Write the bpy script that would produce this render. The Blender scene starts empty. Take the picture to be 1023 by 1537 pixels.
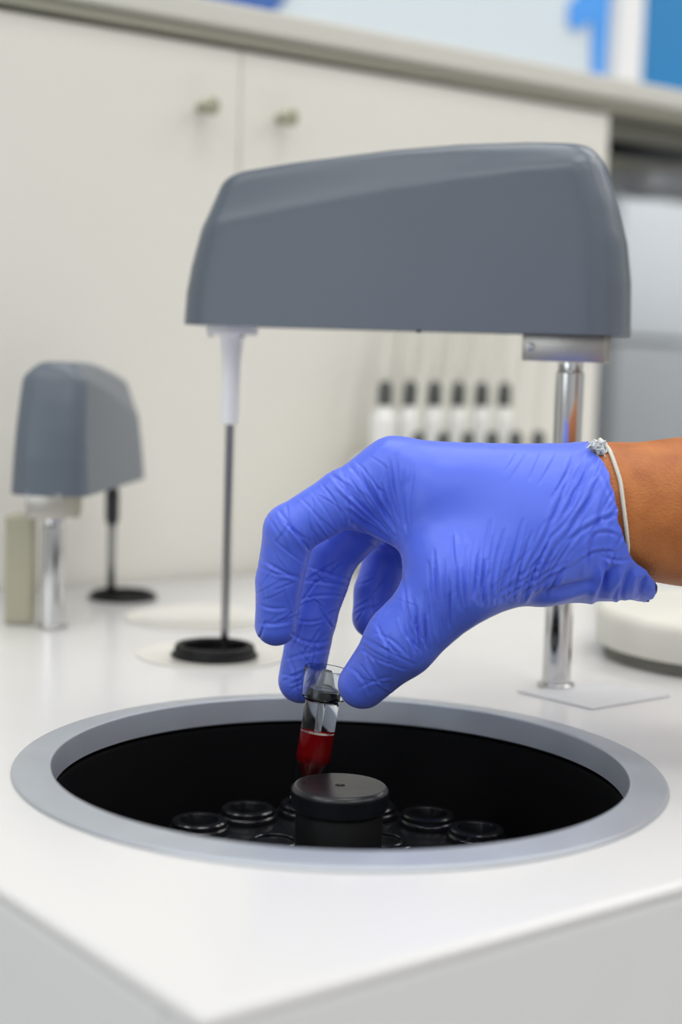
LAMPS = [(u, v, p) for u in (-1.6, .2, 2.0, 3.8) for v, p in ((-1.9, 14), (-.45, 12), (.55, 11))]
DAYP = 14
GLOVE_H = .0006
import bpy, bmesh, math, random
import numpy as np
from mathutils import Vector, Matrix
random.seed(7); np.random.seed(7)
PI = math.pi
S = bpy.context.scene
COL = S.collection

# ------------------------------------------------------------------ camera
CAMF = 2354.5                       # focal length in pixels of the 1537 px tall frame
CP, CR = 0.1008324, 0.0313866       # pitch down, roll
CPOS = Vector((-0.001995, -0.659893, 0.174878))
cF = Vector((0, math.cos(CP), -math.sin(CP))); cU0 = Vector((0, math.sin(CP), math.cos(CP))); cR0 = Vector((1, 0, 0))
cR = cR0*math.cos(CR) + cU0*math.sin(CR); cU = -cR0*math.sin(CR) + cU0*math.cos(CR)
cam_d = bpy.data.cameras.new('camera'); cam = bpy.data.objects.new('camera', cam_d); COL.objects.link(cam)
cam_d.sensor_fit = 'VERTICAL'; cam_d.sensor_height = 36; cam_d.lens = CAMF*36/1537
M = Matrix((cR, cU, -cF)).transposed().to_4x4(); M.translation = CPOS
cam.matrix_world = M
cam_d.clip_start = 0.02
cam_d.dof.use_dof = True; cam_d.dof.focus_distance = 0.692; cam_d.dof.aperture_fstop = 4.4
S.camera = cam
S.view_settings.view_transform = 'Standard'; S.view_settings.look = 'None'
S.view_settings.gamma = 1; S.view_settings.use_curve_mapping = False
S.view_settings.exposure = 0.0

# ------------------------------------------------------------------ materials
def s2l(c):
    return tuple(((v/255)/12.92 if v/255 <= .04045 else ((v/255+.055)/1.055)**2.4) for v in c) + (1,)
def mat(name, rgb, rough=.5, metal=0, spec=.5, noise=0, nscale=40, bump=0, bscale=200, coat=0, trans=0, ior=1.45, sss=0, sssr=(.004, .002, .001), emit=None, estr=0, rvar=0):
    m = bpy.data.materials.new(name); m.use_nodes = True
    nt = m.node_tree; b = nt.nodes['Principled BSDF']
    b.inputs['Base Color'].default_value = s2l(rgb); b.inputs['Roughness'].default_value = rough
    b.inputs['Metallic'].default_value = metal; b.inputs['Specular IOR Level'].default_value = spec
    b.inputs['Coat Weight'].default_value = coat; b.inputs['Transmission Weight'].default_value = trans
    b.inputs['IOR'].default_value = ior
    if sss:
        b.inputs['Subsurface Weight'].default_value = sss; b.inputs['Subsurface Radius'].default_value = (1, .5, .25); b.inputs['Subsurface Scale'].default_value = sssr[0]
    if emit:
        b.inputs['Emission Color'].default_value = s2l(emit); b.inputs['Emission Strength'].default_value = estr
    tc = nt.nodes.new('ShaderNodeTexCoord')
    if noise or rvar:
        n = nt.nodes.new('ShaderNodeTexNoise'); n.inputs['Scale'].default_value = nscale; n.inputs['Detail'].default_value = 4
        nt.links.new(tc.outputs['Object'], n.inputs['Vector'])
        if noise:
            mx = nt.nodes.new('ShaderNodeMix'); mx.data_type = 'RGBA'
            a = s2l(tuple(max(0, v*(1-noise)) for v in rgb)); c = s2l(tuple(min(255, v*(1+noise)) for v in rgb))
            mx.inputs[6].default_value = a; mx.inputs[7].default_value = c
            nt.links.new(n.outputs['Fac'], mx.inputs[0]); nt.links.new(mx.outputs[2], b.inputs['Base Color'])
        if rvar:
            mr = nt.nodes.new('ShaderNodeMapRange'); mr.inputs[3].default_value = max(0, rough-rvar); mr.inputs[4].default_value = rough+rvar
            nt.links.new(n.outputs['Fac'], mr.inputs[0]); nt.links.new(mr.outputs[0], b.inputs['Roughness'])
    if bump:
        n2 = nt.nodes.new('ShaderNodeTexNoise'); n2.inputs['Scale'].default_value = bscale; n2.inputs['Detail'].default_value = 3
        nt.links.new(tc.outputs['Object'], n2.inputs['Vector'])
        bp = nt.nodes.new('ShaderNodeBump'); bp.inputs['Strength'].default_value = bump; bp.inputs['Distance'].default_value = .001
        nt.links.new(n2.outputs['Fac'], bp.inputs['Height']); nt.links.new(bp.outputs['Normal'], b.inputs['Normal'])
    return m

MT = dict(
 deck=mat('white_lacquer', (213, 213, 213), .22, spec=.45, noise=.006, nscale=6, rvar=.05),
 side=mat('pale_grey_panel', (238, 238, 239), .5, noise=.01),
 rim=mat('satin_aluminium', (180, 186, 194), .42, metal=.5, noise=.03, nscale=60, rvar=.06),
 well=mat('black_well', (6, 6, 8), .6, spec=.1),
 black=mat('black_plastic', (22, 23, 26), .2, spec=.5, noise=.15, nscale=90, rvar=.08),
 blackm=mat('matte_black_plastic', (11, 12, 14), .5, spec=.3),
 hub=mat('hub_top_black', (22, 24, 28), .3, spec=.5, noise=.25, nscale=70, rvar=.1),
 chrome=mat('polished_steel', (205, 205, 205), .07, metal=1),
 steel=mat('brushed_steel', (178, 175, 168), .34, metal=.9, noise=.05, nscale=120),
 needle=mat('needle_steel', (150, 150, 150), .22, metal=1),
 grey=mat('slate_grey_plastic', (92, 101, 112), .33, spec=.5, bump=.05, bscale=900, noise=.015, nscale=15),
 white=mat('white_plastic', (238, 239, 243), .4, spec=.4),
 cab=mat('cream_laminate', (226, 224, 216), .45, noise=.008, nscale=5),
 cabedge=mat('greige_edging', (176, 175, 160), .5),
 knob=mat('olive_grey_metal', (172, 170, 150), .35, metal=.6),
 top=mat('pale_worktop', (205, 204, 196), .4, noise=.01),
 cream=mat('cream_plastic', (222, 221, 212), .45),
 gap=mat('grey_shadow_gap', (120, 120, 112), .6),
 plate=mat('grey_data_plate', (200, 202, 205), .4, metal=0, noise=.03, nscale=150),
 brass=mat('dull_nickel', (176, 172, 152), .4, metal=.6),
 wall=mat('white_wall_paint', (222, 224, 226), .8, noise=.01, nscale=3),
 ceil=mat('ceiling_paint', (236, 236, 234), .85),
 floor=mat('grey_vinyl_floor', (140, 141, 140), .5, noise=.04, nscale=14),
 frost=mat('frosted_panel', (204, 215, 223), .5, spec=.3),
 frame=mat('white_frame', (228, 228, 230), .4),
 teal=mat('blue_panel', (30, 122, 182), .5, noise=.03, nscale=4),
 azure=mat('azure_lettering', (70, 150, 232), .5),
 navy=mat('navy_lettering', (58, 98, 168), .5),
 fridge=mat('pale_blue_enamel', (236, 243, 250), .35),
 fridgelow=mat('grey_blue_enamel', (186, 192, 198), .4),
 dark=mat('dark_charcoal', (38, 40, 46), .5),
 bowl=mat('dull_steel', (195, 200, 208), .35, metal=.4),
 wood=mat('red_brown_reflector', (120, 62, 44), .45, noise=.1, nscale=8),
 cap=mat('charcoal_cap', (78, 82, 80), .5),
 bottle=mat('white_bottle', (234, 234, 232), .45),
 hose=mat('clear_grey_hose', (206, 206, 196), .4),
 clear=mat('clear_disc', (216, 215, 209), .15, spec=.5),
)

# ------------------------------------------------------------------ mesh helpers
def me_from(name, verts, faces, material, parent=None, smooth=True, loc=None):
    me = bpy.data.meshes.new(name); me.from_pydata([tuple(v) for v in verts], [], faces); me.update()
    bm = bmesh.new(); bm.from_mesh(me); bmesh.ops.recalc_face_normals(bm, faces=bm.faces); bm.to_mesh(me); bm.free()
    return link(name, me, material, parent, smooth, loc)
def link(name, me, material, parent=None, smooth=True, loc=None):
    o = bpy.data.objects.new(name, me); COL.objects.link(o)
    if material: me.materials.append(material)
    if smooth:
        me.polygons.foreach_set('use_smooth', [True]*len(me.polygons))
        me.set_sharp_from_angle(angle=math.radians(38))
    if parent: o.parent = parent
    if loc is not None: o.location = loc
    return o
def bm_obj(name, bm, material, parent=None, smooth=True, loc=None):
    me = bpy.data.meshes.new(name); bmesh.ops.recalc_face_normals(bm, faces=bm.faces); bm.to_mesh(me); bm.free()
    return link(name, me, material, parent, smooth, loc)
def lathe(prof, n=64, closed=False, cen=(0, 0, 0), bm=None):
    """revolve (r,z) profile; r=0 ends make poles; closed joins last to first"""
    bm = bm or bmesh.new(); rings = []
    for r, z in prof:
        if r < 1e-7: rings.append([bm.verts.new((cen[0], cen[1], cen[2]+z))])
        else: rings.append([bm.verts.new((cen[0]+r*math.cos(2*PI*k/n), cen[1]+r*math.sin(2*PI*k/n), cen[2]+z)) for k in range(n)])
    m = len(rings)
    for i in range(m if closed else m-1):
        a, b = rings[i], rings[(i+1) % m]
        for k in range(n):
            k2 = (k+1) % n
            if len(a) == 1 and len(b) == 1: continue
            if len(a) == 1: bm.faces.new((a[0], b[k], b[k2]))
            elif len(b) == 1: bm.faces.new((a[k], a[k2], b[0]))
            else: bm.faces.new((a[k], a[k2], b[k2], b[k]))
    return bm
def rbox(x0, x1, y0, y1, z0, z1, bev=0.002, seg=2, bm=None):
    t = bmesh.new(); bmesh.ops.create_cube(t, size=1)
    for v in t.verts: v.co = Vector(((x0+x1)/2+v.co.x*(x1-x0), (y0+y1)/2+v.co.y*(y1-y0), (z0+z1)/2+v.co.z*(z1-z0)))
    if bev: bmesh.ops.bevel(t, geom=t.edges[:], offset=bev, segments=seg, profile=.5, affect='EDGES')
    if bm is None: return t
    me = bpy.data.meshes.new('tmp'); t.to_mesh(me); t.free(); bm.from_mesh(me); bpy.data.meshes.remove(me)
    return bm
def tube(pts, rad, n=12, bm=None, cap=True):
    bm = bm or bmesh.new(); pts = [Vector(p) for p in pts]; rings = []
    rads = rad if isinstance(rad, (list, tuple)) else [rad]*len(pts)
    up = None
    for i, p in enumerate(pts):
        t = (pts[min(i+1, len(pts)-1)]-pts[max(i-1, 0)]).normalized()
        if up is None: up = t.orthogonal().normalized()
        up = (up-t*up.dot(t)).normalized(); w = t.cross(up)
        rings.append([bm.verts.new(p+rads[i]*(up*math.cos(2*PI*k/n)+w*math.sin(2*PI*k/n))) for k in range(n)])
    for a, b in zip(rings, rings[1:]):
        for k in range(n): bm.faces.new((a[k], a[(k+1) % n], b[(k+1) % n], b[k]))
    if cap: bm.faces.new(rings[0]); bm.faces.new(rings[-1])
    return bm
def thing(name, label, cat, loc=(0, 0, 0), rz=0, group=None):
    o = bpy.data.objects.new(name, None); COL.objects.link(o); o.empty_display_size = .02
    o.location = loc; o.rotation_euler = (0, 0, rz); tag(o, label, cat, group); return o
def tag(o, label, cat, group=None):
    o['label'] = label; o['category'] = cat
    if group: o['group'] = group
    return o
def struct(o): o['kind'] = 'structure'; return o
def arc(cx, cz, r, a0, a1, n): return [(cx+r*math.cos(math.radians(a0+(a1-a0)*i/n)), cz+r*math.sin(math.radians(a0+(a1-a0)*i/n))) for i in range(n+1)]

# ------------------------------------------------------------------ room axes: U along the bench, V towards it (38 degrees)
UA = math.radians(38)
uv = lambda u, v, z=0: Vector((u*math.cos(UA)-v*math.sin(UA), u*math.sin(UA)+v*math.cos(UA), z))
ZF, ZC = -0.78, 1.95
RU0, RU1, RV0, RV1 = -3.2, 5.2, -3.0, 3.4
def slab(name, u0, u1, v0, v1, z0, z1, m, bev=0):
    o = bm_obj(name, rbox(u0, u1, v0, v1, z0, z1, bev), m, None, smooth=False); o.rotation_euler = (0, 0, UA); return o
struct(slab('floor', RU0, RU1, RV0, RV1, ZF-.1, ZF, MT['floor']))
struct(slab('ceiling', RU0, RU1, RV0, RV1, ZC, ZC+.1, MT['ceil']))
struct(slab('wall_back', RU0, RU1, RV1, RV1+.1, ZF, ZC, MT['wall']))
struct(slab('wall_front', RU0, RU1, RV0-.1, RV0, ZF, ZC, MT['wall']))
struct(slab('wall_left', RU0-.1, RU0, RV0, RV1, ZF, ZC, MT['wall']))
struct(slab('wall_right', RU1, RU1+.1, RV0, RV1, ZF, ZC, MT['wall']))
struct(slab('baseboard_back', RU0, RU1, RV1-.015, RV1, ZF, ZF+.1, MT['frame'], .003))
struct(slab('added_reflection_door', 0.6, 1.5, RV0, RV0+.04, ZF, ZF+2.05, MT['wood'], .004))  # unseen door added to put a red-brown streak in the chrome
# ceiling panels that light the room
def ceil_light(u, v, su, sv, power):
    d = bpy.data.lights.new('ceiling_panel_lamp', 'AREA'); d.shape = 'RECTANGLE'; d.size = su; d.size_y = sv; d.energy = power
    d.color = (1.0, .985, .96)
    o = bpy.data.objects.new('ceiling_panel_lamp', d); COL.objects.link(o); o.location = uv(u, v, ZC-.02); o.rotation_euler = (0, 0, UA)
for (u, v, p) in LAMPS: ceil_light(u, v, 1.2, .6, p)
# added daylight area lamp by the left wall, out of view
d = bpy.data.lights.new('added_daylight', 'AREA'); d.shape = 'RECTANGLE'; d.size = 1.8; d.size_y = 1.4; d.energy = DAYP; d.color = (.86, .93, 1)
o = bpy.data.objects.new('added_daylight', d); COL.objects.link(o); o.location = uv(RU0+.05, -.6, .6)
o.rotation_euler = (0, PI/2, 0); o.rotation_mode = 'QUATERNION'
o.rotation_quaternion = (uv(1, 0, -.1)).to_track_quat('-Z', 'Z')
wb = bmesh.new()
for y0, y1, z0, z1 in ((-1.56, -1.5, -.16, 1.36), (.3, .36, -.16, 1.36), (-1.5, .3, -.16, -.1), (-1.5, .3, 1.3, 1.36)): rbox(RU0+.001, RU0+.04, y0, y1, z0, z1, .003, 1, wb)
wo = struct(bm_obj('added_lamp_frame', wb, MT['frame'], None, False)); wo.rotation_euler = (0, 0, UA)  # unseen frame added round the daylight lamp
W = bpy.data.worlds.new('world'); S.world = W; W.use_nodes = True
W.node_tree.nodes['Background'].inputs[0].default_value = (.9, .95, 1, 1); W.node_tree.nodes['Background'].inputs[1].default_value = .3

# ------------------------------------------------------------------ storage cupboard behind
BV = .492                                     # v of its front
cab = thing('storage_cupboard', 'long cream laminate cupboard with small round knobs running across the back', 'cupboard', uv(0, 0, 0), UA)
U0 = .08
bm_obj('body', rbox(U0-.62, U0+.6, BV+.02, BV+.5, ZF+.002, .403, .002), MT['cab'], cab, False)
def cdoor(u0, u1, ku, knob=True):
    dd = bm_obj('door', rbox(u0+.0004, u1-.0004, BV, BV+.019, ZF+.08, .4, .0015), MT['cab'], cab, False)
    if knob:
        b = lathe([(0, .0), (.004, 0), (.0035, .006), (.0045, .010), (.0066, .013), (.0068, .017), (.005, .0195), (0, .02)], 24)
        k = bm_obj('knob', b, MT['knob'], dd); k.rotation_euler = (PI/2, 0, 0); k.location = (ku, BV+.0003, .3535)
        k['label'] = 'small round greyish metal knob'
cdoor(U0-.62, U0-.208, 0, False)
cdoor(U0-.208, U0+.193, U0+.157)
cdoor(U0+.193, U0+.6, U0+.229)
wt = thing('worktop', 'pale long worktop slab over the cream cupboard with a greyer strip below', 'worktop', uv(0, 0, 0), UA)
bm_obj('top_slab', rbox(U0-.7, U0+2.1, BV-.012, BV+.52, .4125, .431, .002), MT['top'], wt, False)
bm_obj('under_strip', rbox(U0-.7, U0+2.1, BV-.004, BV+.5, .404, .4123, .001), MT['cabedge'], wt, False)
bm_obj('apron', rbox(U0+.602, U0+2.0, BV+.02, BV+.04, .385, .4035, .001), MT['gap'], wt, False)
bm_obj('end_support', rbox(U0+2.0, U0+2.04, BV+.02, BV+.5, ZF+.002, .4035, .002), MT['cab'], wt, False)

# glazed screen on the back of the worktop
PV = BV+.47
scr = thing('partition_screen', 'white framed screen on the far worktop with a frosted pane and a blue pane', 'partition', uv(0, 0, 0), UA)
def post(u0, u1, z0, z1, nm='frame_post'): return bm_obj(nm, rbox(u0, u1, PV-.015, PV+.015, z0, z1, .003), MT['frame'], scr, False)
post(U0+1.1, U0+1.148, .432, 0.82); post(U0+1.95, U0+2.0, .432, 0.82)
post(U0-.1, U0+1.099, .432, .46, 'bottom_rail'); post(U0+1.149, U0+1.949, .432, .54, 'bottom_rail'); post(U0-.1, U0-.05, .461, 0.82)
bm_obj('frosted_pane', rbox(U0-.049, U0+1.099, PV-.004, PV+.004, .461, 0.81, .001), MT['frost'], scr, False)
pn = bm_obj('blue_pane', rbox(U0+1.149, U0+1.949, PV-.004, PV+.004, .541, 0.81, .001), MT['teal'], scr, False); pn['label'] = 'flat mid blue pane'
def deco(nm, pts, m, lab):
    bm = bmesh.new(); lo = [bm.verts.new((x, PV-.0045, z)) for x, z in pts]; hi = [bm.verts.new((x, PV-.0085, z)) for x, z in pts]
    bm.faces.new(hi); bm.faces.new(lo)
    for i in range(len(pts)): j = (i+1) % len(pts); bm.faces.new((lo[i], lo[j], hi[j], hi[i]))
    o = bm_obj(nm, bm, m, scr, False); o['label'] = lab; return o
deco('lettering', [(U0+1.062, .545), (U0+1.083, .545), (U0+1.09, .78), (U0+1.062, .78), (U0+1.035, .655), (U0+1.012, .632), (U0+1.014, .605), (U0+1.03, .603), (U0+1.056, .62)], MT['azure'], 'bright blue upright stroke with a short flag')
deco('lettering', [(U0+.470+.12*math.cos(a), .655+.135*math.sin(a)) for a in np.linspace(PI*.97, PI*2.0, 20)], MT['navy'], 'dark blue rounded stroke')

# things in the knee space, far right
fr = thing('fridge', 'pale blue white upright cabinet standing beyond the worktop at far right', 'fridge', uv(0, 0, 0), UA)
FV = 1.7; FU = U0+1.95
bm_obj('body', rbox(FU, FU+.25, FV+.03, FV+.6, ZF+.002, .56, .01), MT['fridgelow'], fr)
bm_obj('upper_door', rbox(FU, FU+.25, FV, FV+.028, .225, .555, .008), MT['fridge'], fr)
dd = bm_obj('lower_door', rbox(FU, FU+.25, FV, FV+.028, ZF+.06, .215, .008), MT['fridgelow'], fr); dd['label'] = 'greyer lower door'
bx = bm_obj('equipment_box', rbox(-.05, .05, -.03, .03, 0, .02, .005), MT['dark'], None); bx.location = uv(U0+.77, BV+.085, .3832); bx.rotation_euler = (0, 0, UA)
tag(bx, 'dark box fixed under the pale worktop at far right', 'box')
sb = bm_obj('sink_basin', lathe([(0, 0), (.03, 0), (.044, .008), (.05, .024), (.05, .0285), (0, .0285)], 40), MT['bowl'], wt, loc=(U0+1.0, BV+.3, .3755)); sb['label'] = 'rounded grey metal basin under the slab'

# ------------------------------------------------------------------ analyser body
an = thing('analyser', 'white laboratory analyser with a round black well in its deck', 'laboratory analyser', (0, 0, 0))
RH = .1335; WELL = (.0011, -.0070, 0)
A0, A1, B0_, B1_ = -.190, .95, -.186, BV-.006
def deck_mesh():
    n = 128; bm = bmesh.new(); e = .0032
    def boxpt(c, s, a0, a1, b0, b1, r=.006):
        # ray from origin to rounded rectangle, deck uv frame
        t = min((a1 if c > 0 else a0)/c if abs(c) > 1e-9 else 9e9, (b1 if s > 0 else b0)/s if abs(s) > 1e-9 else 9e9)
        return c*t, s*t
    angs = sorted(set([2*PI*k/n for k in range(n)] + [math.atan2(b, a) % (2*PI) for a in (A0, A1) for b in (B0_, B1_)]))
    rings = []
    def ring(fn): rings.append([bm.verts.new(fn(math.cos(a), math.sin(a))) for a in angs])
    def outer(off, z):
        def f(c, s):
            x, y = boxpt(c, s, A0, A1, B0_, B1_); x = min(max(x, A0+off), A1-off); y = min(max(y, B0_+off), B1_-off); return uv(x, y, z)
        return f
    ring(lambda c, s: uv(RH*c, RH*s, -.02)+Vector(WELL)); ring(lambda c, s: uv(RH*c, RH*s, 0)+Vector(WELL))
    ring(lambda c, s: uv(RH*1.02*c, RH*1.02*s, 0)+Vector(WELL))
    ring(outer(e*1.02, 0))
    for k in range(1, 5):
        a = PI/2*k/4; ring(outer(e*(1-math.sin(a)), -e*(1-math.cos(a))))
    ring(outer(0, -.0042)); ring(outer(.006, -.0043))
    m = len(angs)
    for a, b in zip(rings, rings[1:]):
        for k in range(m): bm.faces.new((a[k], a[(k+1) % m], b[(k+1) % m], b[k]))
    return bm
bm_obj('deck', deck_mesh(), MT['deck'], an)
def upanel(u0, u1, v0, v1, z0, z1, nm='side_panel', m='side'):
    o = bm_obj(nm, rbox(u0, u1, v0, v1, z0, z1, .002), MT[m], an, False); o.rotation_euler = (0, 0, UA); return o
upanel(A0+.0001, A1, B0_+.0001, B0_+.018, ZF+.05, -.0040)
upanel(A0+.0001, A0+.018, B0_+.0184, B1_, ZF+.05, -.0040)
upanel(A0+.03, A1-.03, B0_+.03, B1_-.03, ZF+.002, ZF+.0495, 'plinth', 'gap')
upanel(A1-.018, A1, B0_+.0184, B1_, ZF+.05, -.0040)
# well rim: flat ring with rounded edges and an inner lip
prof = [(.1335, .0003), (.1371, .0003)] + arc(.1356, .0002, .0015, 4, 88, 7) + [(.1290, .0024), (.1220, .0030)] + arc(.1220, .0020, .0010, 90, 180, 5) + [(.1202, -.0086), (.1222, -.0096), (.1300, -.0096), (.1300, -.002)]
wr = bm_obj('well_rim', lathe(prof, 160, closed=True), MT['rim'], an, loc=WELL); wr['label'] = 'brushed silver ring around the well'
wl = bm_obj('well_liner', lathe([(.1235, -.0099), (.1205, -.0106), (.1198, -.0120), (.1192, -.095), (.117, -.1), (.0, -.1), (0, -.103), (.121, -.103), (.1235, -.09)], 128), MT['well'], an, loc=WELL); wl['label'] = 'black inner wall of the well'
# port collars and clear discs let into the deck
def collar(x, y, ro, ri, h, disc=None):
    b = lathe([(ri, .0003), (ro+.0015, .0003), (ro+.0015, .0016), (ro, .0024), (ro-.0004, h-.001), (ro-.0012, h), (ri+.001, h), (ri, h-.001)], 64, closed=True)
    lathe([(0, .0006), (ri, .0006)], 64, bm=b)
    o = bm_obj('port_collar', b, MT['blackm'], an, loc=(x, y, .0008 if disc else 0)); o['label'] = 'black ring around a probe port'
    if disc:
        dx, dy, r = disc
        q = bm_obj('clear_disc', lathe([(0, .0008), (r-.004, .0008), (r-.003, .0011), (r, .0009), (r, .0002), (0, .0002)], 64), MT['clear'], an, loc=(dx, dy, 0)); q['label'] = 'faint clear round plate'
collar(-.0715, .2225, .0232, .0188, .0068, (-.0735, .229, .043))
collar(-.1525, .424, .0225, .0185, .0045)
q = bm_obj('clear_disc', lathe([(0, .0008), (.045, .0008), (.046, .0012), (.049, .0009), (.049, .0002), (0, .0002)], 64), MT['clear'], an, loc=(-.092, .352, 0)); q['label'] = 'faint clear round plate'
# data plate right of the post
bm = bmesh.new(); P4 = [(.0935, .1535), (.1275, .1165), (.1745, .1535), (.1435, .184)]
lo = [bm.verts.new((x, y, .0002)) for x, y in P4]; hi = [bm.verts.new((x, y, .0008)) for x, y in P4]
bm.faces.new(hi); bm.faces.new(lo)
for i in range(4): bm.faces.new((lo[i], lo[(i+1) % 4], hi[(i+1) % 4], hi[i]))
q = bm_obj('data_plate', bm, MT['plate'], an, False); q['label'] = 'flat grey plate set in the deck'
rc = thing('round_cover', 'white round raised cover on the deck at the right edge', 'cover', (.237, .27, 0))
bm_obj('foot_ring', lathe([(0, .0005), (.0775, .0005), (.0775, .0075), (0, .0075)], 64), MT['gap'], rc)
bm_obj('lid', lathe([(0, .0078), (.082, .0078), (.083, .009)] + arc(.077, .024, .0065, 0, 90, 6) + [(.04, .0325), (0, .0335)], 96), MT['cream'], rc)

# ------------------------------------------------------------------ carousel in the well
ZP = -.0450
car = thing('carousel', 'black sample carousel with a round hub down in the well', 'carousel', (.0013, -.0015, ZP))
def plate_mesh():
    # disc with lugs at the outer sockets, built as one sheet with thickness
    bm = bmesh.new(); n = 192; pts = []
    for k in range(n):
        a = 2*PI*k/n; ph = (math.degrees(a)-34)/22.5; w = abs(ph-round(ph))*2
        r = .0925-.0075*w**1.5
        pts.append((r*math.cos(a), r*math.sin(a)))
    for z in (0, -.006): [bm.verts.new((x, y, z)) for x, y in pts]
    bm.verts.ensure_lookup_table(); v = bm.verts
    c1 = [bm.verts.new((.017*math.cos(2*PI*k/n), .017*math.sin(2*PI*k/n), 0)) for k in range(n)]
    c2 = [bm.verts.new((.017*math.cos(2*PI*k/n), .017*math.sin(2*PI*k/n), -.006)) for k in range(n)]
    bm.verts.ensure_lookup_table(); t = [bm.verts[k] for k in range(n)]; b = [bm.verts[n+k] for k in range(n)]
    for k in range(n):
        j = (k+1) % n
        bm.faces.new((t[k], t[j], c1[j], c1[k])); bm.faces.new((b[k], b[j], c2[j], c2[k])); bm.faces.new((t[k], t[j], b[j], b[k])); bm.faces.new((c1[k], c1[j], c2[j], c2[k]))
    return bm
plate = bm_obj('plate', plate_mesh(), MT['black'], car)
cut = bmesh.new()
for k in range(16):
    a = math.radians(34+22.5*k); lathe([(0, -.02), (.0086, -.02), (.0086, .02), (0, .02)], 32, cen=(.0765*math.cos(a), .0765*math.sin(a), 0), bm=cut)
for k in range(10):
    a = math.radians(26+36*k); lathe([(0, -.02), (.0088, -.02), (.0088, .02), (0, .02)], 32, cen=(.0415*math.cos(a), .0415*math.sin(a), 0), bm=cut)
for k in range(16):
    a = math.radians(45+22.5*k); lathe([(0, -.02), (.0042, -.02), (.0042, .02), (0, .02)], 20, cen=(.0605*math.cos(a), .0605*math.sin(a), 0), bm=cut)
me = bpy.data.meshes.new('cut'); bmesh.ops.recalc_face_normals(cut, faces=cut.faces); cut.to_mesh(me); cut.free(); co = bpy.data.objects.new('cut', me); COL.objects.link(co)
md = plate.modifiers.new('b', 'BOOLEAN'); md.operation = 'DIFFERENCE'; md.object = co; md.solver = 'EXACT'
dg = bpy.context.evaluated_depsgraph_get(); nm_ = bpy.data.meshes.new_from_object(plate.evaluated_get(dg)); plate.modifiers.clear(); plate.data = nm_
nm_.set_sharp_from_angle(angle=math.radians(35))
bpy.data.objects.remove(co)
rb = lathe([(.0085, -.022), (.0085, .0048), (.0089, .0056), (.0118, .0056), (.0126, .0048), (.0126, .0030), (.0134, .0026), (.0138, .0019), (.0138, .0002), (.0098, .0002), (.0098, -.022)], 48, closed=True)
sm = bpy.data.meshes.new('socket'); bmesh.ops.recalc_face_normals(rb, faces=rb.faces); rb.to_mesh(sm); rb.free()
first = link('socket', sm, MT['black'], car)
for k in range(16):
    a = math.radians(34+22.5*k); o = first if k == 0 else first.copy()
    if k: COL.objects.link(o); o.parent = car
    o.location = (.0765*math.cos(a), .0765*math.sin(a), 0)
rb = lathe([(.0088, -.018), (.0088, .0006), (.0094, .0011), (.0106, .0011), (.0112, .0005), (.0112, .0002), (.0097, .0001), (.0097, -.018)], 40, closed=True)
sm = bpy.data.meshes.new('inner_socket'); bmesh.ops.recalc_face_normals(rb, faces=rb.faces); rb.to_mesh(sm); rb.free()
first = link('inner_socket', sm, MT['black'], car)
for k in range(10):
    a = math.radians(26+36*k); o = first if k == 0 else first.copy()
    if k: COL.objects.link(o); o.parent = car
    o.location = (.0415*math.cos(a), .0415*math.sin(a), 0)
hz = -.0096-ZP
bm_obj('hub', lathe([(0, -.01), (.0188, -.01), (.0188, hz-.0125), (.0182, hz-.0115), (.0182, hz-.0100)], 80), MT['blackm'], car)
q = bm_obj('hub_cap', lathe([(0, hz-.0100), (.0199, hz-.0100), (.0205, hz-.0094), (.0211, hz-.0030), (.0211, hz-.0020), (.0209, hz-.0014), (.0198, hz-.0002), (.0195, hz), (.0188, hz), (.012, hz), (.005, hz)] + [(.0022, hz), (.0019, hz-.0006), (.0009, hz-.0007), (.0006, hz+.0003), (0, hz+.0004)], 96), MT['hub'], car); q['label'] = 'low round cap on the hub'
bm_obj('spindle', lathe([(0, -.0544), (.012, -.0544), (.012, -.0105), (0, -.0105)], 32), MT['blackm'], car)

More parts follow.
